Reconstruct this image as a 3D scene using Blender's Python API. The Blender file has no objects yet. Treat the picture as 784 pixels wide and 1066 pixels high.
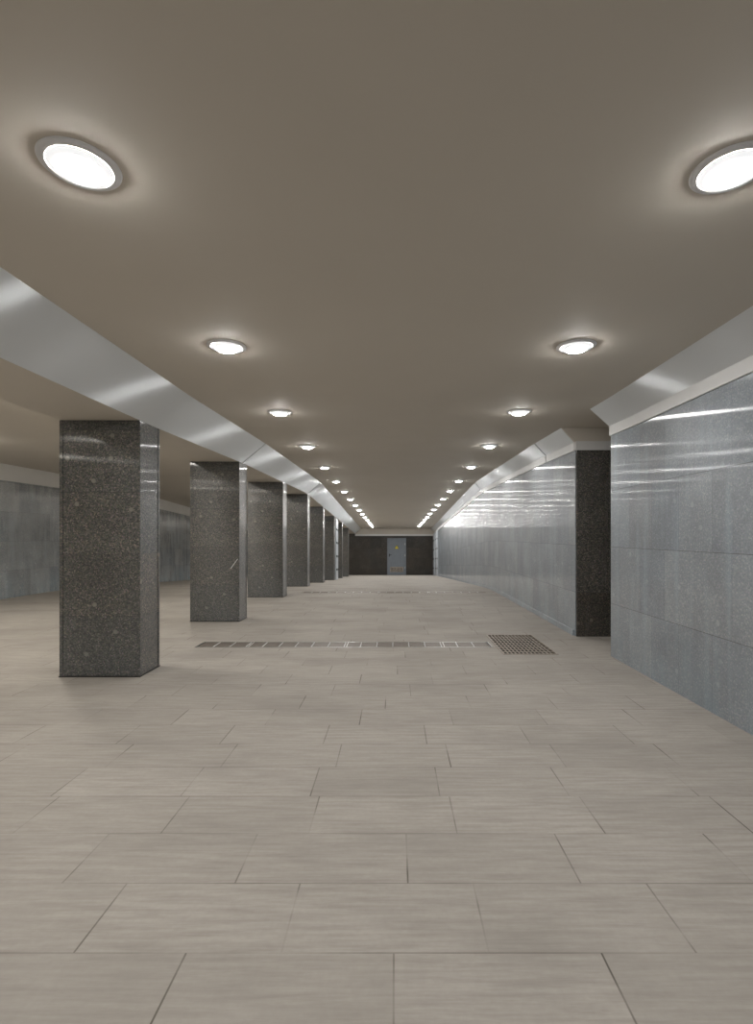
import bpy, bmesh, math, random
from mathutils import Vector
random.seed(7)
SC = bpy.context.scene
COL = SC.collection

# ---------------------------------------------------------------- scale and profiles
# Survey units: X sideways, c height above the eye, d depth.  Metres = S*X, S*(c+1.6), K*d
S = 0.78
K = 407.9
EYE = 1.6
D_END = 0.0698
D_BACK = -0.0125
XL, XR = -2.87, 2.857          # pillar line and right wall
XLW = -9.77                    # far left wall
XRW = 4.6                      # back of the side passage

def lerp(tab, d):
    if d <= tab[0][0]: return tab[0][1]
    for (a, va), (b, vb) in zip(tab, tab[1:]):
        if d <= b: return va + (vb-va)*(d-a)/(b-a)
    return tab[-1][1]
CEIL = [(-1, 1.655), (0.0115, 1.655), (0.0181, 1.722), (0.0305, 1.728), (0.0325, 1.692), (D_END, 0.46), (0.0749, 0.292)]
def cc(d): return lerp(CEIL, d)
def ff(d):
    a, b, s = 0.0257, 0.0317, 31.6
    if d <= a: return -EYE
    if d <= b: return -EYE - s/(b-a)/2*(d-a)**2
    return -EYE - s*(b-a)/2 - s*(d-b)
def bb(d): return cc(d) - 0.36          # beam soffit
def P(X, c, d): return Vector((S*X, K*d, S*(c+EYE)))
BASE_ST = [D_BACK, -0.006, 0, 0.004, 0.0076, 0.0115, 0.0127, 0.0152, 0.0181, 0.0215, 0.0245, 0.0257, 0.0272, 0.0287, 0.0302, 0.0305,
           0.0317, 0.0325, 0.035, 0.04, 0.046, 0.052, 0.058, 0.064, D_END]
def st(a, b): return [a] + [x for x in BASE_ST if a+1e-5 < x < b-1e-5] + [b]

# ---------------------------------------------------------------- node helpers
def new_mat(name):
    m = bpy.data.materials.new(name); m.use_nodes = True
    nt = m.node_tree; nt.nodes.clear()
    out = nt.nodes.new('ShaderNodeOutputMaterial')
    b = nt.nodes.new('ShaderNodeBsdfPrincipled')
    nt.links.new(b.outputs[0], out.inputs[0])
    return m, nt, b
def N(nt, typ, **kw):
    n = nt.nodes.new(typ)
    for k, v in kw.items():
        if k in ('operation', 'data_type', 'blend_type', 'noise_dimensions', 'feature', 'distance', 'interpolation_type', 'clamp'):
            setattr(n, k, v)
        else:
            n.inputs[k.replace('_', ' ')].default_value = v
    return n
def setv(nt, sock, v):
    if isinstance(v, bpy.types.NodeSocket): nt.links.new(v, sock)
    else: sock.default_value = v
def math_(nt, op, a, b=0.0, c=0.0):
    n = nt.nodes.new('ShaderNodeMath'); n.operation = op
    for i, v in enumerate((a, b, c)): setv(nt, n.inputs[i], v)
    return n.outputs[0]
def maprange(nt, v, a, b, c, d):
    n = nt.nodes.new('ShaderNodeMapRange'); setv(nt, n.inputs[0], v)
    for i, x in enumerate((a, b, c, d)): setv(nt, n.inputs[i+1], x)
    return n.outputs[0]
def mix(nt, f, a, b, blend='MIX'):
    n = nt.nodes.new('ShaderNodeMix'); n.data_type = 'RGBA'; n.blend_type = blend
    setv(nt, n.inputs[0], f); setv(nt, n.inputs[6], a); setv(nt, n.inputs[7], b)
    return n.outputs[2]
def vscale(nt, v, s):
    n = nt.nodes.new('ShaderNodeVectorMath'); n.operation = 'MULTIPLY'
    nt.links.new(v, n.inputs[0]); n.inputs[1].default_value = s
    return n.outputs[0]
def noise(nt, v, scale, detail=3.0, rough=0.55):
    n = nt.nodes.new('ShaderNodeTexNoise'); nt.links.new(v, n.inputs['Vector'])
    n.inputs['Scale'].default_value = scale; n.inputs['Detail'].default_value = detail; n.inputs['Roughness'].default_value = rough
    return n.outputs['Fac']

def granite(name, pw, ph, v0, tint=(1, 1, 1), stagger=0.5, tilt=0.022, seam=0.0022, rlo=0.2, rhi=0.34, stain=1.0, bright=1.0, vary=0.16, contrast=1.0, ior=1.5, wave=0.0, haze=0.0):
    """polished speckled granite cladding: pw x ph slabs, a seam at height v0"""
    m, nt, b = new_mat(name)
    uv = nt.nodes.new('ShaderNodeUVMap').outputs[0]
    tc = nt.nodes.new('ShaderNodeTexCoord').outputs['Object']
    sep = nt.nodes.new('ShaderNodeSeparateXYZ'); nt.links.new(uv, sep.inputs[0])
    u, v = sep.outputs[0], sep.outputs[1]
    vr = math_(nt, 'DIVIDE', math_(nt, 'SUBTRACT', v, v0), ph)
    row = math_(nt, 'FLOOR', vr)
    off = math_(nt, 'MULTIPLY', math_(nt, 'MODULO', math_(nt, 'ADD', row, 10.0), 2.0), stagger)
    ur = math_(nt, 'ADD', math_(nt, 'DIVIDE', u, pw), off)
    colm = math_(nt, 'FLOOR', ur)
    fu = math_(nt, 'SUBTRACT', ur, colm); fv = math_(nt, 'SUBTRACT', vr, row)
    du = math_(nt, 'MULTIPLY', math_(nt, 'MINIMUM', fu, math_(nt, 'SUBTRACT', 1.0, fu)), pw)
    dv = math_(nt, 'MULTIPLY', math_(nt, 'MINIMUM', fv, math_(nt, 'SUBTRACT', 1.0, fv)), ph)
    dist = math_(nt, 'MINIMUM', math_(nt, 'MULTIPLY', du, 2.2), dv)
    seamf = maprange(nt, dist, seam*0.4, seam, 1.0, 0.0)
    cmb = nt.nodes.new('ShaderNodeCombineXYZ')
    nt.links.new(colm, cmb.inputs[0]); nt.links.new(row, cmb.inputs[1])
    wn = nt.nodes.new('ShaderNodeTexWhiteNoise'); wn.noise_dimensions = '3D'
    nt.links.new(cmb.outputs[0], wn.inputs['Vector'])
    rnd = wn.outputs['Value']; rcol = wn.outputs['Color']
    # speckle
    vor = nt.nodes.new('ShaderNodeTexVoronoi'); nt.links.new(tc, vor.inputs['Vector']); vor.inputs['Scale'].default_value = 105
    wv = nt.nodes.new('ShaderNodeSeparateColor'); nt.links.new(vor.outputs['Color'], wv.inputs[0])
    ramp = nt.nodes.new('ShaderNodeValToRGB'); nt.links.new(wv.outputs[0], ramp.inputs[0])
    r = ramp.color_ramp; r.interpolation = 'LINEAR'
    r.elements[0].position = 0.0; r.elements[0].color = (0.03, 0.031, 0.031, 1)
    r.elements[1].position = 1.0; r.elements[1].color = (0.33, 0.31, 0.285, 1)
    for p, c in ((0.3, (0.075, 0.075, 0.073)), (0.62, (0.13, 0.128, 0.122)), (0.87, (0.18, 0.172, 0.16))):
        e = r.elements.new(p); e.color = (*c, 1)
    hue = mix(nt, 0.15, ramp.outputs[0], mix(nt, 1.0, ramp.outputs[0], vor.outputs['Color'], 'OVERLAY'))
    col = mix(nt, contrast, (0.125, 0.122, 0.116, 1), hue)
    v2 = nt.nodes.new('ShaderNodeTexVoronoi'); v2.voronoi_dimensions = '2D'; nt.links.new(uv, v2.inputs['Vector']); v2.inputs['Scale'].default_value = 4.6
    vc = nt.nodes.new('ShaderNodeSeparateColor'); nt.links.new(v2.outputs['Color'], vc.inputs[0])
    blob = math_(nt, 'MULTIPLY', maprange(nt, v2.outputs['Distance'], 0.075, 0.11, 0.85, 0.0), maprange(nt, vc.outputs[1], 0.74, 0.76, 0.0, 1.0))
    blob = math_(nt, 'MULTIPLY', blob, contrast)
    col = mix(nt, blob, col, (0.34, 0.32, 0.285, 1))
    # clouds and slab to slab variation
    cloud = noise(nt, vscale(nt, tc, (1, 1, 1)), 3.0, 4)
    gain = math_(nt, 'MULTIPLY', maprange(nt, cloud, 0.3, 0.7, 0.86, 1.14), maprange(nt, rnd, 0, 1, 1-vary, 1+vary))
    gain = math_(nt, 'MULTIPLY', gain, bright)
    g3 = nt.nodes.new('ShaderNodeCombineColor')
    warm = maprange(nt, wn.outputs['Color'], 0, 1, -0.09, 0.09)
    for i in range(3): nt.links.new(math_(nt, 'MULTIPLY', math_(nt, 'MULTIPLY', gain, tint[i]), math_(nt, 'ADD', 1.0, math_(nt, 'MULTIPLY', warm, (1, 0, -1)[i]*contrast))), g3.inputs[i])
    col = mix(nt, 1.0, col, g3.outputs[0], 'MULTIPLY')
    # run-down streaks, mineral bloom near the floor
    streak = noise(nt, vscale(nt, uv, (5.0, 0.35, 1)), 1.6, 5, 0.6)
    sf = maprange(nt, streak, 0.52, 0.78, 0.0, 0.55*stain)
    col = mix(nt, sf, col, (0.19*tint[0]*bright, 0.20*tint[1]*bright, 0.205*tint[2]*bright, 1))
    low = maprange(nt, v, 0.02, 0.55, 1.0, 0.0)
    lown = math_(nt, 'MULTIPLY', low, maprange(nt, noise(nt, vscale(nt, uv, (1.6, 0.8, 1)), 2.0, 4), 0.38, 0.68, 0.0, 0.6*stain))
    col = mix(nt, lown, col, (0.12*bright, 0.165*bright, 0.195*bright, 1))
    col = mix(nt, seamf, col, (0.03, 0.03, 0.03, 1))
    nt.links.new(col, b.inputs['Base Color'])
    rn = noise(nt, vscale(nt, uv, (3.5, 0.6, 1)), 1.3, 4)
    rr = math_(nt, 'ADD', maprange(nt, rn, 0.3, 0.72, rlo, rhi), math_(nt, 'MULTIPLY', seamf, 0.4))
    nt.links.new(rr, b.inputs['Roughness'])
    # each slab is hung a fraction of a degree off true
    geo = nt.nodes.new('ShaderNodeNewGeometry')
    sub = nt.nodes.new('ShaderNodeVectorMath'); sub.operation = 'SUBTRACT'; nt.links.new(rcol, sub.inputs[0]); sub.inputs[1].default_value = (.5, .5, .5)
    ad = nt.nodes.new('ShaderNodeVectorMath'); ad.operation = 'MULTIPLY_ADD'
    nt.links.new(sub.outputs[0], ad.inputs[0]); ad.inputs[1].default_value = (tilt, tilt, tilt*0.12); nt.links.new(geo.outputs['Normal'], ad.inputs[2])
    cr = nt.nodes.new('ShaderNodeVectorMath'); cr.operation = 'CROSS_PRODUCT'
    nt.links.new(geo.outputs['Normal'], cr.inputs[0]); cr.inputs[1].default_value = (0.0, 0.0, 1.0)
    wv_ = math_(nt, 'MULTIPLY', math_(nt, 'SUBTRACT', noise(nt, vscale(nt, uv, (24.0, 0.02, 1)), 1.0, 4, 0.6), 0.5), wave)
    sc_ = nt.nodes.new('ShaderNodeVectorMath'); sc_.operation = 'SCALE'; nt.links.new(cr.outputs[0], sc_.inputs[0]); nt.links.new(wv_, sc_.inputs['Scale'])
    ad2 = nt.nodes.new('ShaderNodeVectorMath'); ad2.operation = 'ADD'; nt.links.new(ad.outputs[0], ad2.inputs[0]); nt.links.new(sc_.outputs[0], ad2.inputs[1])
    nm = nt.nodes.new('ShaderNodeVectorMath'); nm.operation = 'NORMALIZE'; nt.links.new(ad2.outputs[0], nm.inputs[0])
    bump = nt.nodes.new('ShaderNodeBump'); bump.inputs['Strength'].default_value = 0.25; bump.inputs['Distance'].default_value = 0.002
    nt.links.new(math_(nt, 'SUBTRACT', 1.0, seamf), bump.inputs['Height']); nt.links.new(nm.outputs[0], bump.inputs['Normal'])
    nt.links.new(bump.outputs[0], b.inputs['Normal'])
    b.inputs['IOR'].default_value = ior
    # ground and polished in vertical passes: glints spread sideways
    nt.links.new(cr.outputs[0], b.inputs['Tangent'])
    b.inputs['Anisotropic'].default_value = 0.92
    if haze:             # the polish is worn: part of the surface only has a soft sheen
        b2 = nt.nodes.new('ShaderNodeBsdfPrincipled'); b2.inputs['IOR'].default_value = ior+0.1
        nt.links.new(col, b2.inputs['Base Color']); b2.inputs['Roughness'].default_value = 0.5
        b2.inputs['Anisotropic'].default_value = 0.9
        ax = nt.nodes.new('ShaderNodeCombineXYZ'); ax.inputs[2].default_value = 1.0
        nt.links.new(ax.outputs[0], b2.inputs['Tangent']); nt.links.new(nm.outputs[0], b2.inputs['Normal'])
        gl = nt.nodes.new('ShaderNodeBsdfAnisotropic'); gl.inputs['Color'].default_value = (1, 1, 1, 1)
        nt.links.new(maprange(nt, rn, 0.3, 0.72, 0.11, 0.17), gl.inputs['Roughness']); gl.inputs['Anisotropy'].default_value = 0.8
        nt.links.new(ax.outputs[0], gl.inputs['Tangent']); nt.links.new(nm.outputs[0], gl.inputs['Normal'])
        fr = nt.nodes.new('ShaderNodeFresnel'); fr.inputs['IOR'].default_value = ior
        ms = nt.nodes.new('ShaderNodeMixShader')
        nt.links.new(math_(nt, 'MULTIPLY', fr.outputs[0], 1-haze), ms.inputs[0])
        nt.links.new(b2.outputs[0], ms.inputs[1]); nt.links.new(gl.outputs[0], ms.inputs[2])
        nt.links.new(ms.outputs[0], nt.nodes['Material Output'].inputs[0])
    return m

def paint(name, col, rough, metal=0.0, var=0.05, scale=1.2, bump=0.0, coat=0.0, brushed=0.0):
    m, nt, b = new_mat(name)
    tc = nt.nodes.new('ShaderNodeTexCoord').outputs['Object']
    n = noise(nt, tc, scale, 4)
    f = maprange(nt, n, 0.3, 0.7, 0.0, 1.0)
    a = tuple(c*(1-var) for c in col)+(1,); z = tuple(min(1, c*(1+var)) for c in col)+(1,)
    nt.links.new(mix(nt, f, a, z), b.inputs['Base Color'])
    n2 = noise(nt, tc, scale*6, 3)
    nt.links.new(maprange(nt, n2, 0.3, 0.7, rough*0.9, min(1, rough*1.1)), b.inputs['Roughness'])
    b.inputs['Metallic'].default_value = metal
    b.inputs['Coat Weight'].default_value = coat
    if brushed:          # drawn along the passage, so glints spread across
        geo = nt.nodes.new('ShaderNodeNewGeometry')
        cr = nt.nodes.new('ShaderNodeVectorMath'); cr.operation = 'CROSS_PRODUCT'
        nt.links.new(geo.outputs['Normal'], cr.inputs[0]); cr.inputs[1].default_value = (0.02, 1.0, 0.013)
        nt.links.new(cr.outputs[0], b.inputs['Tangent'])
        dr = nt.nodes.new('ShaderNodeVectorMath'); dr.operation = 'CROSS_PRODUCT'
        nt.links.new(cr.outputs[0], dr.inputs[0]); nt.links.new(geo.outputs['Normal'], dr.inputs[1])
        gl = nt.nodes.new('ShaderNodeBsdfAnisotropic'); gl.inputs['Color'].default_value = (*col, 1)
        gl.inputs['Roughness'].default_value = 0.35; gl.inputs['Anisotropy'].default_value = 0.8
        nt.links.new(dr.outputs[0], gl.inputs['Tangent'])
        ms = nt.nodes.new('ShaderNodeMixShader'); ms.inputs[0].default_value = brushed
        nt.links.new(b.outputs[0], ms.inputs[1]); nt.links.new(gl.outputs[0], ms.inputs[2])
        nt.links.new(ms.outputs[0], nt.nodes['Material Output'].inputs[0])
    if bump:
        bp = nt.nodes.new('ShaderNodeBump'); bp.inputs['Strength'].default_value = bump; bp.inputs['Distance'].default_value = 0.01
        nt.links.new(noise(nt, tc, 1.1, 2), bp.inputs['Height']); nt.links.new(bp.outputs[0], b.inputs['Normal'])
    return m

def emit(name, col, strength, base=(0.9, 0.9, 0.9)):
    m, nt, b = new_mat(name)
    tc = nt.nodes.new('ShaderNodeTexCoord').outputs['Object']
    n = noise(nt, tc, 60, 1)
    nt.links.new(mix(nt, n, tuple(c*0.97 for c in base)+(1,), base+(1,)), b.inputs['Base Color'])
    b.inputs['Emission Color'].default_value = (*col, 1); b.inputs['Emission Strength'].default_value = strength
    b.inputs['Roughness'].default_value = 0.4
    return m

def floor_mat():
    m, nt, b = new_mat('pale_stone_planks')
    uv = nt.nodes.new('ShaderNodeUVMap').outputs[0]
    sp = nt.nodes.new('ShaderNodeSeparateXYZ'); nt.links.new(uv, sp.inputs[0])
    RH, PL = 0.30, 0.62
    vr = math_(nt, 'DIVIDE', sp.outputs[1], RH); row = math_(nt, 'FLOOR', vr)
    w1 = nt.nodes.new('ShaderNodeTexWhiteNoise'); w1.noise_dimensions = '1D'; nt.links.new(row, w1.inputs['W'])
    ur = math_(nt, 'ADD', math_(nt, 'DIVIDE', sp.outputs[0], PL), w1.outputs['Value']); cl = math_(nt, 'FLOOR', ur)
    fu = math_(nt, 'SUBTRACT', ur, cl); fv_ = math_(nt, 'SUBTRACT', vr, row)
    du = math_(nt, 'MULTIPLY', math_(nt, 'MINIMUM', fu, math_(nt, 'SUBTRACT', 1.0, fu)), PL)
    dv = math_(nt, 'MULTIPLY', math_(nt, 'MINIMUM', fv_, math_(nt, 'SUBTRACT', 1.0, fv_)), RH)
    cb = nt.nodes.new('ShaderNodeCombineXYZ'); nt.links.new(cl, cb.inputs[0]); nt.links.new(row, cb.inputs[1])
    w2 = nt.nodes.new('ShaderNodeTexWhiteNoise'); w2.noise_dimensions = '3D'; nt.links.new(cb.outputs[0], w2.inputs['Vector'])
    jn = noise(nt, uv, 2.1, 3); jn2 = noise(nt, vscale(nt, uv, (0.7, 3, 1)), 1.7, 3)
    ju = math_(nt, 'MULTIPLY', maprange(nt, du, 0.0015, 0.004, 1.0, 0.0), maprange(nt, jn, 0.42, 0.62, 0.1, 0.9))
    jv = math_(nt, 'MULTIPLY', maprange(nt, dv, 0.001, 0.004, 1.0, 0.0), maprange(nt, jn2, 0.42, 0.66, 0.12, 0.62))
    mf = math_(nt, 'MAXIMUM', ju, jv)
    col = mix(nt, w2.outputs['Value'], (0.40, 0.372, 0.335, 1), (0.455, 0.422, 0.382, 1))
    grain = noise(nt, vscale(nt, uv, (2.2, 26, 1)), 1.6, 5, 0.65)
    col = mix(nt, maprange(nt, grain, 0.38, 0.68, 0.0, 0.75), col, (0.31, 0.285, 0.252, 1))
    dirt = noise(nt, vscale(nt, uv, (0.5, 1.1, 1)), 1.7, 6, 0.62)
    col = mix(nt, maprange(nt, dirt, 0.46, 0.76, 0.0, 0.6), col, (0.25, 0.232, 0.21, 1))
    fine = noise(nt, uv, 45, 3)
    col = mix(nt, maprange(nt, fine, 0.3, 0.75, 0.0, 0.22), col, (0.28, 0.25, 0.225, 1))
    col = mix(nt, mf, col, (0.10, 0.088, 0.072, 1))
    nt.links.new(col, b.inputs['Base Color'])
    nt.links.new(maprange(nt, dirt, 0.3, 0.75, 0.65, 0.85), b.inputs['Roughness'])
    b.inputs['Specular IOR Level'].default_value = 0.2
    bp = nt.nodes.new('ShaderNodeBump'); bp.inputs['Strength'].default_value = 0.25; bp.inputs['Distance'].default_value = 0.003
    nt.links.new(math_(nt, 'SUBTRACT', grain, math_(nt, 'MULTIPLY', mf, 0.8)), bp.inputs['Height'])
    nt.links.new(bp.outputs[0], b.inputs['Normal'])
    return m

LAMP_POWER = 278.0
M = dict(
    wall=granite('polished_grey_granite', 0.415, 0.58, 0.545, rlo=0.06, rhi=0.11, haze=0.38, bright=2.3, stain=0.8, contrast=0.22, ior=1.7, vary=0.14, wave=0.05, tilt=0.022, tint=(0.87, 1.0, 1.15)),
    leftwall=granite('left_aisle_granite', 0.6, 0.58, 0.545, rlo=0.2, rhi=0.36, bright=2.6, stain=0.7, contrast=0.3, tint=(0.91, 1.0, 1.09)),
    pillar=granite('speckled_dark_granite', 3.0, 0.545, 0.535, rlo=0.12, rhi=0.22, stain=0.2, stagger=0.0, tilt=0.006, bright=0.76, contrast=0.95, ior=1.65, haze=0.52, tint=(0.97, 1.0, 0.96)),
    dark=granite('shaded_opening_granite', 3.0, 0.58, 0.545, tint=(1.05, 1.0, 0.9), rlo=0.2, rhi=0.3, stain=0.1, bright=0.75, contrast=0.7),  # side opening face: its shade is put into a darker granite colour
    endwall=granite('brown_dark_granite', 0.62, 0.6, 0.35, tint=(1.06, 1.0, 0.9), rlo=0.3, rhi=0.4, stain=0.2, bright=0.42, contrast=0.6),
    floor=floor_mat(),
    ceiling=paint('warm_grey_ceiling_paint', (0.63, 0.585, 0.515), 0.75, var=0.025, scale=0.5, bump=0.02),
    cove=paint('satin_white_cove', (0.84, 0.87, 0.89), 0.5, var=0.02, scale=0.6, brushed=0.62),
    strip=paint('white_cornice_paint', (0.74, 0.74, 0.73), 0.5, var=0.03),
    steel=paint('brushed_steel', (0.56, 0.56, 0.55), 0.33, metal=0.9, var=0.12, scale=9),
    plate=paint('brown_steel_plate', (0.20, 0.172, 0.148), 0.52, metal=0.4, var=0.22, scale=7),
    iron=paint('cast_iron_grate', (0.36, 0.315, 0.265), 0.5, metal=0.25, var=0.2, scale=14),
    pit=paint('dark_drain_pit', (0.028, 0.024, 0.02), 0.85, var=0.3, scale=6),
    doorpaint=paint('grey_door_enamel', (0.19, 0.215, 0.245), 0.42, var=0.06, scale=4),
    gate=paint('pale_grey_enamel', (0.62, 0.66, 0.70), 0.35, var=0.05, scale=3),
    black=paint('black_paint', (0.02, 0.02, 0.02), 0.45, var=0.2),
    yellow=paint('warning_yellow', (0.75, 0.62, 0.04), 0.5, var=0.05),
    ring=paint('white_lamp_ring', (0.82, 0.83, 0.85), 0.35, var=0.03, scale=20),
    diffuser=emit('frosted_lamp_glass', (0.97, 0.985, 1.0), 0.75),
    core=emit('glowing_lamp_core', (1.0, 0.985, 0.965), LAMP_POWER),
    aislecore=emit('glowing_aisle_lamp_core', (1.0, 0.95, 0.87), LAMP_POWER*2.0),
)

# ---------------------------------------------------------------- mesh helpers
def link(name, me, mat, parent=None):
    o = bpy.data.objects.new(name, me); COL.objects.link(o)
    if mat is not None: me.materials.append(mat)
    if parent is not None: o.parent = parent
    return o
def from_bm(name, bm, mat, parent=None, smooth=False):
    bmesh.ops.recalc_face_normals(bm, faces=bm.faces)
    me = bpy.data.meshes.new(name); bm.to_mesh(me); bm.free()
    if smooth:
        for p in me.polygons: p.use_smooth = True
    return link(name, me, mat, parent)
def auto_uv(o, loc=Vector((0, 0, 0))):
    """u along the wall, v above the floor (metres)"""
    me = o.data; l = me.uv_layers.new(name='UVMap')
    for p in me.polygons:
        n = p.normal
        for li in p.loop_indices:
            co = me.vertices[me.loops[li].vertex_index].co + loc
            fl = S*(ff(co.y/K)+EYE)
            if abs(n.x) >= abs(n.y) and abs(n.x) > abs(n.z)*0.5: uv = (co.y, co.z-fl)
            elif abs(n.y) > abs(n.z)*0.5: uv = (co.x+0.13, co.z-fl)
            else: uv = (co.x, co.y)
            l.data[li].uv = uv
    return o
def struct(o, label=None):
    o['kind'] = 'structure'
    if label: o['label'] = label
    return o
def tag(o, label, cat, group=None):
    o['label'] = label; o['category'] = cat
    if group: o['group'] = group
    return o
def thing(name, loc, label, cat, group=None, rot=(0, 0, 0)):
    o = bpy.data.objects.new(name, None); o.empty_display_size = 0.1; COL.objects.link(o)
    o.location = loc; o.rotation_euler = rot
    return tag(o, label, cat, group)
def sweep(name, stations, profile, mat, parent=None):
    """polygon profile(d) -> [(X,c)...] carried along the stations, ends closed"""
    bm = bmesh.new(); rings = []
    for d in stations:
        rings.append([bm.verts.new(P(x, c, d)) for x, c in profile(d)])
    n = len(rings[0])
    for a, b in zip(rings, rings[1:]):
        for i in range(n):
            j = (i+1) % n
            bm.faces.new((a[i], a[j], b[j], b[i]))
    bm.faces.new(rings[0]); bm.faces.new(list(reversed(rings[-1])))
    return auto_uv(from_bm(name, bm, mat, parent))
def box_bm(bm, lo, hi, bev=0.0):
    vs = [bm.verts.new((x, y, z)) for x in (lo[0], hi[0]) for y in (lo[1], hi[1]) for z in (lo[2], hi[2])]
    q = [(0, 1, 3, 2), (4, 6, 7, 5), (0, 4, 5, 1), (2, 3, 7, 6), (0, 2, 6, 4), (1, 5, 7, 3)]
    fs = [bm.faces.new([vs[i] for i in f]) for f in q]
    if bev:
        es = list({e for f in fs for e in f.edges})
        bmesh.ops.bevel(bm, geom=es, offset=bev, segments=1, affect='EDGES')
def box(name, lo, hi, mat, parent=None, bev=0.0, uv=False, loc=Vector((0, 0, 0))):
    bm = bmesh.new(); box_bm(bm, lo, hi, bev); o = from_bm(name, bm, mat, parent)
    if uv: auto_uv(o, loc)
    return o
def lathe_bm(bm, prof, seg=40):
    rings = []
    for r, z in prof:
        if r < 1e-6: rings.append([bm.verts.new((0, 0, z))])
        else: rings.append([bm.verts.new((r*math.cos(2*math.pi*k/seg), r*math.sin(2*math.pi*k/seg), z)) for k in range(seg)])
    for a, b in zip(rings, rings[1:]):
        for k in range(seg):
            j = (k+1) % seg
            if len(a) == 1 and len(b) == 1: continue
            if len(a) == 1: bm.faces.new((a[0], b[k], b[j]))
            elif len(b) == 1: bm.faces.new((a[k], a[j], b[0]))
            else: bm.faces.new((a[k], a[j], b[j], b[k]))

# ---------------------------------------------------------------- floor with drain pits
GR = dict(x0=1.454, x1=2.20, d0=0.01287, d1=0.01538)          # square grating
DR1 = dict(x0=-2.86, x1=1.40, d0=0.01368, d1=0.01438)         # first drain channel
DR2 = dict(x0=-2.58, x1=2.58, d0=0.02655, d1=0.0272)          # second one further off
holes = [GR, DR1, DR2]
xs = sorted(set([XLW-0.2, -6.5, -4.5, XL, 0.0, XR, XRW] + [h[k] for h in holes for k in ('x0', 'x1')]))
ds = sorted(set([d for d in BASE_ST] + [h[k] for h in holes for k in ('d0', 'd1')] + [D_END+0.002]))
bm = bmesh.new(); vv = {}
def fv(i, j):
    if (i, j) not in vv: vv[i, j] = bm.verts.new(P(xs[i], ff(ds[j]), ds[j]))
    return vv[i, j]
for i in range(len(xs)-1):
    for j in range(len(ds)-1):
        xm, dm = (xs[i]+xs[i+1])/2, (ds[j]+ds[j+1])/2
        if any(h['x0'] < xm < h['x1'] and h['d0'] < dm < h['d1'] for h in holes): continue
        bm.faces.new((fv(i, j), fv(i+1, j), fv(i+1, j+1), fv(i, j+1)))
r = bmesh.ops.extrude_face_region(bm, geom=list(bm.faces))
bmesh.ops.translate(bm, verts=[g for g in r['geom'] if isinstance(g, bmesh.types.BMVert)], vec=(0, 0, -0.12))
fl = struct(auto_uv(from_bm('floor', bm, M['floor'])), 'pale beige stone plank floor of the underpass')

# ---------------------------------------------------------------- ceilings, beam, coves, walls
T = 0.3
struct(sweep('ceiling', st(D_BACK, D_END), lambda d: [(XL+0.02, cc(d)), (XRW, cc(d)), (XRW, cc(d)+T), (XL+0.02, cc(d)+T)], M['ceiling']),
       'warm grey painted ceiling over the main passage')
struct(sweep('ceiling_left', st(D_BACK, D_END), lambda d: [(XLW, cc(d)+.06), (-3.76, cc(d)+.06), (-3.76, cc(d)+T), (XLW, cc(d)+T)], M['ceiling']),
       'warm grey painted ceiling over the left aisle')
struct(sweep('trim_1', st(D_BACK, D_END), lambda d: [(-3.77, bb(d)), (XL, bb(d)), (XL, cc(d)+T*0.9), (-3.77, cc(d)+T*0.9)], M['ceiling']),
       'grey painted beam running along the pillar tops')
n = 2
XTL = -2.435
for a, b in ((D_BACK, 0.01805), (0.01813, 0.03145), (0.03155, D_END)):
    k = 0.0 if n != 3 else 0.012
    struct(sweep('trim_%d' % n, st(a, b), lambda d: [(XL, bb(d)-0.004), (XL-0.0, bb(d)-0.004), (XTL-k*0, cc(d)-0.002), (XTL, cc(d)+.03), (XL, cc(d)+.03)][1:], M['cove']),
           'satin white sloping cove above the pillars'); n += 1
XTR = 2.63
for a, b in ((D_BACK, 0.0127), (0.0152, 0.01800), (0.01810, 0.03140), (0.03152, D_END)):
    struct(sweep('trim_%d' % n, st(a, b), lambda d: [(XR, cc(d)-.228), (XR-.022, cc(d)-.228), (XTR-(.05 if d < .0128 else 0), cc(d)-.002), (XTR, cc(d)+.03), (XR, cc(d)+.03)], M['cove']),
           'satin white sloping cove above the right wall'); n += 1
    struct(sweep('trim_%d' % n, st(a, b), lambda d: [(XR, cc(d)-.355), (XR-.022, cc(d)-.355), (XR-.022, cc(d)-.2285), (XR, cc(d)-.2285)], M['strip']),
           'white cornice strip between the right wall and its cove'); n += 1
def rw(d): return [(XR, ff(d)-.05), (XRW, ff(d)-.05), (XRW, cc(d)+.05), (XR, cc(d)+.05)]
struct(sweep('wall_right', st(D_BACK, 0.0127), rw, M['wall']), 'polished grey granite wall nearest on the right')
struct(sweep('wall_right_far', st(0.0152, D_END), rw, M['wall']), 'long polished granite wall beyond the side opening')
struct(box('wall_opening', P(XR+.012, ff(.0152)+.001, 0.01513), P(XRW-.002, cc(.0152)-.356, 0.015195), M['dark'], uv=True), 'speckled granite facing inside the side opening, its shade put into a darker colour')
struct(box('wall_passage', P(XRW, -1.7, 0.0120), P(XRW+.2, 1.9, 0.0160), M['pillar'], uv=True))
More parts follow.
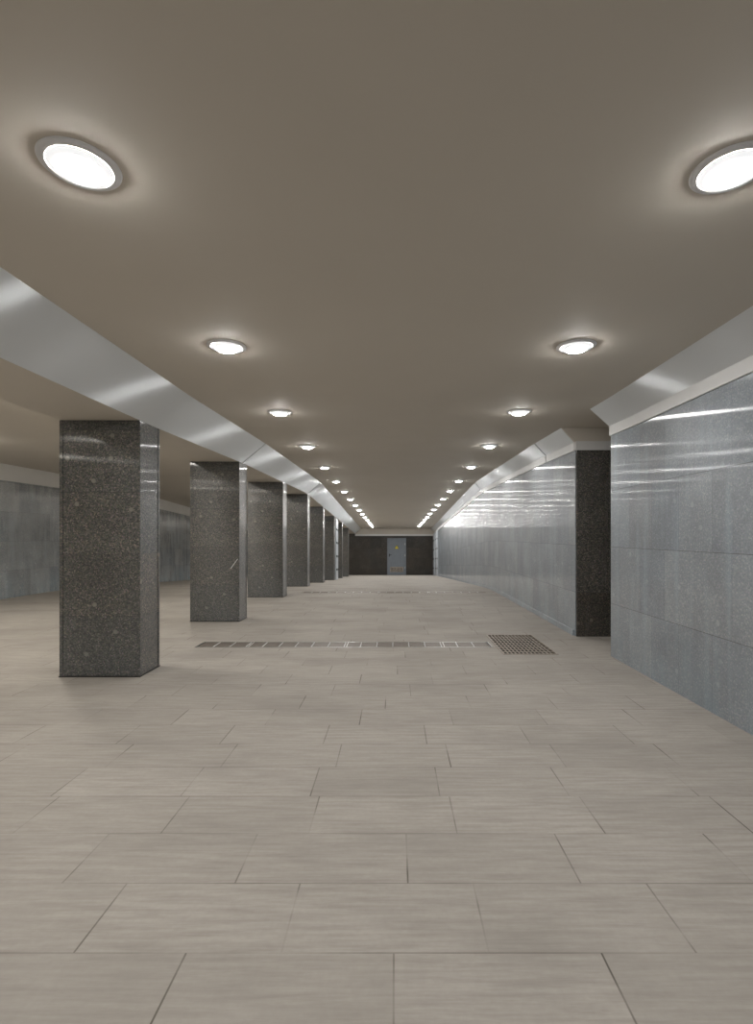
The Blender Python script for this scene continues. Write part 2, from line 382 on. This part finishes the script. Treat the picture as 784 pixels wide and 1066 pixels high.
# the end of the far block shows a band and a cornice towards the side opening
struct(box('trim_%d' % n, P(XR-0.01, cc(.0152)-.355, 0.01512), P(XRW-.01, cc(.0152)-.215, 0.01519), M['strip']), 'white cornice strip over the shade-darkened granite in the side opening'); n += 1
cz = cc(.0152)
struct(sweep('trim_%d' % n, [0.01512, 0.015199], lambda d: [(XTR+.004, cz-.004), (XR-.016, cz-.2285), (XR-.011, cz-.2145), (XRW-.01, cz-.2145), (XRW-.01, cz-.002)], M['ceiling']), 'grey band over the side opening'); n += 1
struct(box('trim_%d' % n, P(XR+0.0, cc(.0152)-.355, 0.01271), P(XRW-.01, cc(.0152)-.215, 0.01278), M['strip']), 'white cornice strip on the near side of the opening'); n += 1
struct(sweep('wall_left', st(D_BACK, D_END), lambda d: [(XLW, ff(d)-.05), (XLW, cc(d)+.1), (XLW-.3, cc(d)+.1), (XLW-.3, ff(d)-.05)], M['leftwall']), 'grey granite wall of the left aisle')
struct(sweep('trim_%d' % n, st(D_BACK, D_END), lambda d: [(XLW+.001, cc(d)-.36), (XLW+.03, cc(d)-.36), (XLW+.03, cc(d)+.055), (XLW+.001, cc(d)+.055)], M['strip']), 'white cornice on the left aisle wall'); n += 1
struct(box('wall_back', P(XLW-.3, -1.75, D_BACK-.001), P(XRW+.2, 2.1, D_BACK-.00002), M['endwall'], uv=True))
struct(box('wall_end', P(XLW-.3, -3.1, D_END), P(XRW, 1.3, D_END+.001), M['endwall'], uv=True), 'dark granite end wall with a grey metal door')
ce = cc(D_END)
struct(box('trim_%d' % n, P(XL, ce-.41, D_END-.00012), P(XR, ce-.003, D_END-.00002), M['ceiling']), 'grey band above the dark end wall'); n += 1
struct(box('trim_%d' % n, P(XL, ce-.52, D_END-.0002), P(XR, ce-.40, D_END-.00013), M['strip']), 'white cornice strip over the dark end wall'); n += 1
struct(sweep('baseboard_right', st(0.0153, D_END-.0004), lambda d: [(XR-.001, ff(d)+.001), (XR-.022, ff(d)+.001), (XR-.016, ff(d)+.085), (XR-.001, ff(d)+.09)], M['wall']), 'low granite plinth at the foot of the right wall')

# ---------------------------------------------------------------- pillars
ORD = ['nearest', 'second', 'third', 'fourth', 'fifth', 'sixth', 'seventh', 'eighth', 'ninth', 'tenth', 'eleventh', 'twelfth', 'thirteenth', 'fourteenth', 'fifteenth']
PW = 0.91; PD = 0.00091
plabels = ['broad speckled granite pillar nearest the camera, with pale round spots on its front',
           'second granite pillar from the camera, a scratch low on its dark front',
           'third granite pillar from the camera, just behind the scratched one',
           'fourth granite pillar of the row, just beyond the distant floor drain',
           'fifth granite pillar of the row counted from the camera',
           'sixth granite pillar of the row, with a pale steel gate leaf beside it',
           'seventh granite pillar of the row, second from the end wall',
           'eighth and farthest granite pillar, closest to the dark end wall']
def quad_prism(name, x0, x1, d0, d1, c0, c1, mat, parent, loc, bev=0.0):
    """c0,c1: functions of d"""
    bm = bmesh.new(); vs = []
    for d in (d0, d1):
        for x in (x0, x1):
            for f in (c0, c1): vs.append(bm.verts.new(P(x, f(d), d)-loc))
    for f in [(0, 1, 3, 2), (4, 6, 7, 5), (0, 4, 5, 1), (2, 3, 7, 6), (0, 2, 6, 4), (1, 5, 7, 3)]: bm.faces.new([vs[i] for i in f])
    bmesh.ops.recalc_face_normals(bm, faces=bm.faces)
    if bev: bmesh.ops.bevel(bm, geom=list(bm.edges), offset=bev, segments=2, affect='EDGES')
    return auto_uv(from_bm(name, bm, mat, parent), loc)
for i in range(8):
    d0 = 2.87*(0.00377+0.00241*i); d1 = d0+PD
    dm = (d0+d1)/2
    loc = P(XL-PW/2, ff(dm), dm)
    t = thing('granite_pillar', loc, plabels[i], 'pillar', 'granite pillars along the passage')
    g = 0.006
    x0, x1 = XL-PW, XL
    cs = 0.042; cd = cs*S/K
    quad_prism('shaft', x0+g, x1-g, d0+g*S/K, d1-g*S/K, lambda d: ff(d)+.001, lambda d: bb(d)-.001, M['pillar'], t, loc)
    for (a, b) in ((x0, x0+cs), (x1-cs, x1)):
        for (p, q) in ((d0, d0+cd), (d1-cd, d1)):
            quad_prism('corner_strip', a, b, p, q, lambda d: ff(d)+.001, lambda d: bb(d)-.002, M['pillar'], t, loc, bev=0.003)
    quad_prism('base_joint', x0-.004, x1+.004, d0-.006*S/K, d1+.006*S/K, lambda d: ff(d)-.004, lambda d: ff(d)+.012, M['black'], t, loc)
    if i == 1:   # scratch
        sx, sz = XL-0.16, -0.55
        bm = bmesh.new(); 
        p0 = P(sx, -0.62, d0)-loc; p1 = P(sx+.13, -0.44, d0)-loc; y = -.0005
        w = Vector((.004, 0, -.003))
        a = [bm.verts.new(p0-w+Vector((0, y, 0))), bm.verts.new(p0+w+Vector((0, y, 0))), bm.verts.new(p1+w+Vector((0, y, 0))), bm.verts.new(p1-w+Vector((0, y, 0)))]
        f = bm.faces.new(a); r = bmesh.ops.extrude_face_region(bm, geom=[f])
        bmesh.ops.translate(bm, verts=[g_ for g_ in r['geom'] if isinstance(g_, bmesh.types.BMVert)], vec=(0, .0004, 0))
        from_bm('scratch', bm, M['strip'], t)

# ---------------------------------------------------------------- round ceiling lamps
def lamp_meshes():
    bm = bmesh.new(); lathe_bm(bm, [(0.130, 0.0), (0.129, -0.003), (0.124, -0.006), (0.115, -0.007), (0.113, -0.010), (0.107, -0.011), (0.103, -0.008), (0.103, 0.0)], 48)
    bmesh.ops.recalc_face_normals(bm, faces=bm.faces); ring = bpy.data.meshes.new('lamp_ring'); bm.to_mesh(ring); bm.free()
    bm = bmesh.new(); lathe_bm(bm, [(0.1025, -0.009), (0.097, -0.015), (0.084, -0.020), (0.066, -0.0235)], 40)
    bmesh.ops.recalc_face_normals(bm, faces=bm.faces); dif = bpy.data.meshes.new('lamp_diffuser'); bm.to_mesh(dif); bm.free()
    bm = bmesh.new(); lathe_bm(bm, [(0.066, -0.023), (0.062, -0.028), (0.05, -0.0315), (0.03, -0.034), (0.0, -0.035)], 32)
    bmesh.ops.recalc_face_normals(bm, faces=bm.faces); core = bpy.data.meshes.new('lamp_core'); bm.to_mesh(core); bm.free()
    for me, m in ((ring, M['ring']), (dif, M['diffuser']), (core, M['core'])):
        me.materials.append(m)
        for p in me.polygons: p.use_smooth = True
    return ring, dif, core
RING, DIF, CORE = lamp_meshes()
CORE2 = CORE.copy(); CORE2.materials.clear(); CORE2.materials.append(M['aislecore'])
def make_lamp(X, d, label, group, up=0.0, core=CORE):
    slope = math.atan2(S*(cc(d+.0004)-cc(d-.0004)), K*.0008)
    t = thing('ceiling_lamp', P(X, cc(d)+up, d)-Vector((0, 0, .001)), label, 'ceiling light', group, (slope, 0, 0))
    link('trim_ring', RING, None, t); link('diffuser', DIF, None, t); link('glowing_core', core, None, t)
    return t
def depth_for(up_px):
    lo, hi = 0.001, D_END
    for _ in range(60):
        m = (lo+hi)/2
        if cc(m)/m > up_px: lo = m
        else: hi = m
    return lo
NL = 15
def row(first, step, slope, sgn, side, last):
    for k in range(-1, NL):
        off = 1/(first+step*k)
        up = slope*off - 19.5
        d = depth_for(up); X = sgn*off*d
        e = NL-1-k
        if k == -1: lab = 'round ceiling lamp nearest the camera in the %s row' % side
        elif e == 0: lab = 'farthest round ceiling lamp of the %s row, closest to the dark end wall' % side
        elif e < 15: lab = 'round glowing ceiling lamp in the %s row, %s from the end wall' % (side, ORD[e] if e else '')
        make_lamp(X, d, lab, 'round lamps of the %s ceiling row' % side)
ORD[1] = 'second'
row(1/175., 0.00266, 1.236, -1, 'left', 22)
row(1/189., 0.002435, 1.145, 1, 'right', 22)
for j, d in enumerate((-0.0003, -0.0048)):
    for sgn in (-1, 1):
        make_lamp(sgn*(1.47 if sgn < 0 else 1.59), d, 'round ceiling lamp %s the camera in the %s row' % (('straight above', 'behind')[j], 'left' if sgn < 0 else 'right'), 'round lamps over and behind the camera')
for j in range(8):
    make_lamp(-4.5, 0.004+0.0085*j, 'round ceiling lamp of the left aisle hidden behind the beam, %s from the camera' % ORD[j], 'round lamps of the left aisle', up=.06, core=CORE2)

for j in range(4):  # unseen lamps added out of view to brighten the left aisle
    make_lamp(-7.7, 0.002+0.0052*j, 'added unseen ceiling lamp by the left aisle wall, outside the view, %s from the camera' % ORD[j], 'round lamps of the left aisle', up=.06, core=CORE2)

# ---------------------------------------------------------------- floor drains
def pit(name, h, t, loc, depth=.09):
    x0, x1 = S*h['x0']-loc.x, S*h['x1']-loc.x; y0, y1 = K*h['d0']-loc.y, K*h['d1']-loc.y
    bm = bmesh.new(); w = .006
    box_bm(bm, (x0, y0, -depth), (x1, y1, -depth+.01))
    return from_bm(name, bm, M['pit'], t)
def frame_bm(x0, x1, y0, y1, z0, z1, w):
    bm = bmesh.new()
    box_bm(bm, (x0, y0, z0), (x1, y0+w, z1)); box_bm(bm, (x0, y1-w, z0), (x1, y1, z1))
    box_bm(bm, (x0, y0+w, z0), (x0+w, y1-w, z1)); box_bm(bm, (x1-w, y0+w, z0), (x1, y1-w, z1))
    return bm
def channel(h, nplates, label):
    dm = (h['d0']+h['d1'])/2
    loc = P((h['x0']+h['x1'])/2, ff(dm), dm)
    slope = math.atan2(S*(ff(dm+.0003)-ff(dm-.0003)), K*.0006)
    t = thing('floor_drain', loc, label, 'floor drain', None, (slope, 0, 0))
    x0, x1 = S*h['x0']-loc.x, S*h['x1']-loc.x; y0, y1 = K*h['d0']-loc.y, K*h['d1']-loc.y
    e = .002
    from_bm('frame', frame_bm(x0+e, x1-e, y0+e, y1-e, -.03, .002, .014), M['steel'] if nplates < 19 else M['iron'], t)
    pit('pit', h, t, loc)
    px = (x1-x0-2*.018)/nplates
    bm = bmesh.new(); box_bm(bm, (-px/2+.008, y0+.018, -.02), (px/2-.008, y1-.018, 0.0), .002)
    bmesh.ops.recalc_face_normals(bm, faces=bm.faces)
    pm = bpy.data.meshes.new('cover_plate'); bm.to_mesh(pm); bm.free(); pm.materials.append(M['plate'])
    bm = bmesh.new(); box_bm(bm, (-.0045, y0+.0165, -.02), (.0045, y1-.0165, 0.0015), .001)
    bmesh.ops.recalc_face_normals(bm, faces=bm.faces)
    cm = bpy.data.meshes.new('cross_bar'); bm.to_mesh(cm); bm.free(); cm.materials.append(M['strip'])
    for k in range(nplates):
        o = link('cover_plate', pm, None, t); o.location = (x0+.018+px*(k+.5), 0, 0)
        if k:
            c = link('cross_bar', cm, None, t); c.location = (x0+.018+px*k, 0, 0)
            if k in (3, 9, 15): 
                c = link('cross_bar', cm, None, t); c.location = (x0+.018+px*k+.03, 0, .0004)
                c2 = c
    return t
channel(DR1, 18, 'long brown steel drain channel across the floor from the pillars to the square grate')
channel(DR2, 22, 'narrow distant drain channel crossing the whole floor between the third and fourth pillars')
h = GR; dm = (h['d0']+h['d1'])/2; loc = P((h['x0']+h['x1'])/2, ff(dm), dm)
t = thing('floor_grate', loc, 'square iron floor grate with rows of dark slots near the side opening', 'grate')
x0, x1 = S*h['x0']-loc.x, S*h['x1']-loc.x; y0, y1 = K*h['d0']-loc.y, K*h['d1']-loc.y
from_bm('frame', frame_bm(x0+.002, x1-.002, y0+.002, y1-.002, -.05, .004, .02), M['iron'], t)
pit('pit', h, t, loc)
bm = bmesh.new()
nb = 13
wx = (x1-x0-.044)/nb
for k in range(1, nb): box_bm(bm, (x0+.022+wx*k-.0068, y0+.022, -.006), (x0+.022+wx*k+.0068, y1-.022, 0.0))
from_bm('bearing_bars', bm, M['iron'], t)
bm = bmesh.new()
wy = (y1-y0-.044)/9
for k in range(1, 9): box_bm(bm, (x0+.022, y0+.022+wy*k-.010, -.006), (x1-.022, y0+.022+wy*k+.010, -.001))
from_bm('cross_bars', bm, M['iron'], t)

# ---------------------------------------------------------------- end door
fz = ff(D_END)
dx0, dx1 = (403.2-411)*D_END, (422.8-411)*D_END
lz = P(0, fz, D_END).z; yb = K*D_END-.012
loc = Vector((S*(dx0+dx1)/2, yb, lz))
W = S*(dx1-dx0); H = S*2.68
d1 = thing('door_1', loc, 'grey metal service door with a yellow warning sign in the end wall', 'door')
d1['kind'] = 'structure'
from_bm('door_frame', (lambda b: (box_bm(b, (-W/2, -.035, .03), (-W/2+.06, .01, H)), box_bm(b, (W/2-.06, -.035, .03), (W/2, .01, H)), box_bm(b, (-W/2+.06, -.035, H-.06), (W/2-.06, .01, H)), box_bm(b, (-W/2, -.035, .0), (W/2, .01, .03)), b)[-1])(bmesh.new()), M['doorpaint'], d1)
lf = box('door_leaf', (-W/2+.063, -.026, .034), (W/2-.063, .008, H-.063), M['doorpaint'], d1, bev=.003)
bm = bmesh.new(); 
v = box('vent_grille', (-W/2+.16, -.034, .17), (W/2-.16, -.0265, .46), M['iron'], lf)
bm = bmesh.new()
for r_ in range(5):
    for c_ in range(9):
        xx = -W/2+.185+(W-.37)/9*(c_+.5); zz = .195+.05*r_
        box_bm(bm, (xx-.024, -.036, zz), (xx+.024, -.0345, zz+.028))
from_bm('vent_slots', bm, M['black'], v)
hd = box('handle', (-W/2+.10, -.05, 1.12), (-W/2+.24, -.03, 1.15), M['black'], lf, bev=.004)
box('lock_plate', (-W/2+.10, -.032, 1.04), (-W/2+.14, -.0265, 1.2), M['black'], lf, bev=.002)
def tri(name, r, y0, y1, cz, mat, parent):
    bm = bmesh.new(); f = bm.faces.new([bm.verts.new((r*math.sin(a), y0, cz+r*math.cos(a))) for a in (0, 2*math.pi/3, 4*math.pi/3)])
    e = bmesh.ops.extrude_face_region(bm, geom=[f]); bmesh.ops.translate(bm, verts=[g_ for g_ in e['geom'] if isinstance(g_, bmesh.types.BMVert)], vec=(0, y1-y0, 0))
    return from_bm(name, bm, mat, parent)
sg = tri('warning_sign', .15, -.031, -.0265, 1.55, M['black'], lf)
tri('sign_face', .118, -.033, -.0312, 1.55, M['yellow'], sg)
bm = bmesh.new()
pts = [(.006, .075), (-.028, -.005), (-.004, .0), (-.018, -.06), (.03, .016), (.006, .012), (.022, .06)]
f = bm.faces.new([bm.verts.new((x, -.035, 1.555+z*.9)) for x, z in pts])
e = bmesh.ops.extrude_face_region(bm, geom=[f]); bmesh.ops.translate(bm, verts=[g_ for g_ in e['geom'] if isinstance(g_, bmesh.types.BMVert)], vec=(0, .0016, 0))
from_bm('bolt_symbol', bm, M['black'], sg)
for z in (.35, H/2, H-.4):
    box('hinge', (W/2-.075, -.045, z), (W/2-.05, -.034, z+.12), M['steel'], lf, bev=.003)

# ---------------------------------------------------------------- folded steel gate leaves
def gate(x, d0, d1, out, label):
    dm = (d0+d1)/2; loc = P(x, ff(dm), dm)
    t = thing('gate_leaf', loc, label, 'gate', 'folded steel gate leaves')
    th = .05*out/S
    quad_prism('leaf', min(x, x+th), max(x, x+th), d0, d1, lambda d: ff(d)+.003, lambda d: bb(d)-.05, M['gate'], t, loc, bev=.004)
    for dd in (d0+.0004, d1-.0004):
        for hh in (.45, 1.1, 1.75, 2.4):
            quad_prism('bolt', min(x+th, x+th*1.5), max(x+th, x+th*1.5), dd-.00012, dd+.00012, lambda d: ff(d)+hh, lambda d: ff(d)+hh+.09, M['black'], t, loc)
gate(XL-.03, .0464, .0482, 1, 'pale steel gate leaf folded back behind the sixth pillar')
gate(XR-.03, .0621, .0652, -1, 'pale steel gate leaf on the right wall, nearer of two')
gate(XR-.03, .0672, .0694, -1, 'pale steel gate leaf on the right wall, next to the end wall')

# small shiny stud in the near right wall
bm = bmesh.new(); lathe_bm(bm, [(0.007, 0), (0.0065, .003), (0.004, .005), (0, .006)], 16)
o = from_bm('wall_stud', bm, M['steel'], None, True); o.rotation_euler = (0, -math.pi/2, 0); o.location = P(XR, .673, .0105)
tag(o, 'small shiny metal stud set in the near right granite wall', 'stud')

# ---------------------------------------------------------------- world, camera, view
w = bpy.data.worlds.new('World'); SC.world = w; w.use_nodes = True
w.node_tree.nodes['Background'].inputs[0].default_value = (0.02, 0.02, 0.022, 1)
w.node_tree.nodes['Background'].inputs[1].default_value = 0.3
cam = bpy.data.cameras.new('Camera'); co = bpy.data.objects.new('Camera', cam); COL.objects.link(co)
cam.sensor_fit = 'HORIZONTAL'; cam.sensor_width = 36; cam.lens = 36*523/784
cam.shift_x = -19/784; cam.shift_y = 24/784
cam.clip_start = .02; cam.clip_end = 200
co.location = (0, 0, S*EYE); co.rotation_euler = (math.pi/2, 0, 0)
SC.camera = co
SC.view_settings.view_transform = 'Standard'; SC.view_settings.look = 'None'
SC.view_settings.gamma = 1; SC.view_settings.exposure = 0; SC.view_settings.use_curve_mapping = False
SC.cycles.caustics_reflective = False; SC.cycles.blur_glossy = 0.3
SC.cycles.max_bounces = 10; SC.cycles.diffuse_bounces = 6; SC.cycles.glossy_bounces = 5
SC.cycles.sample_clamp_indirect = 6.0
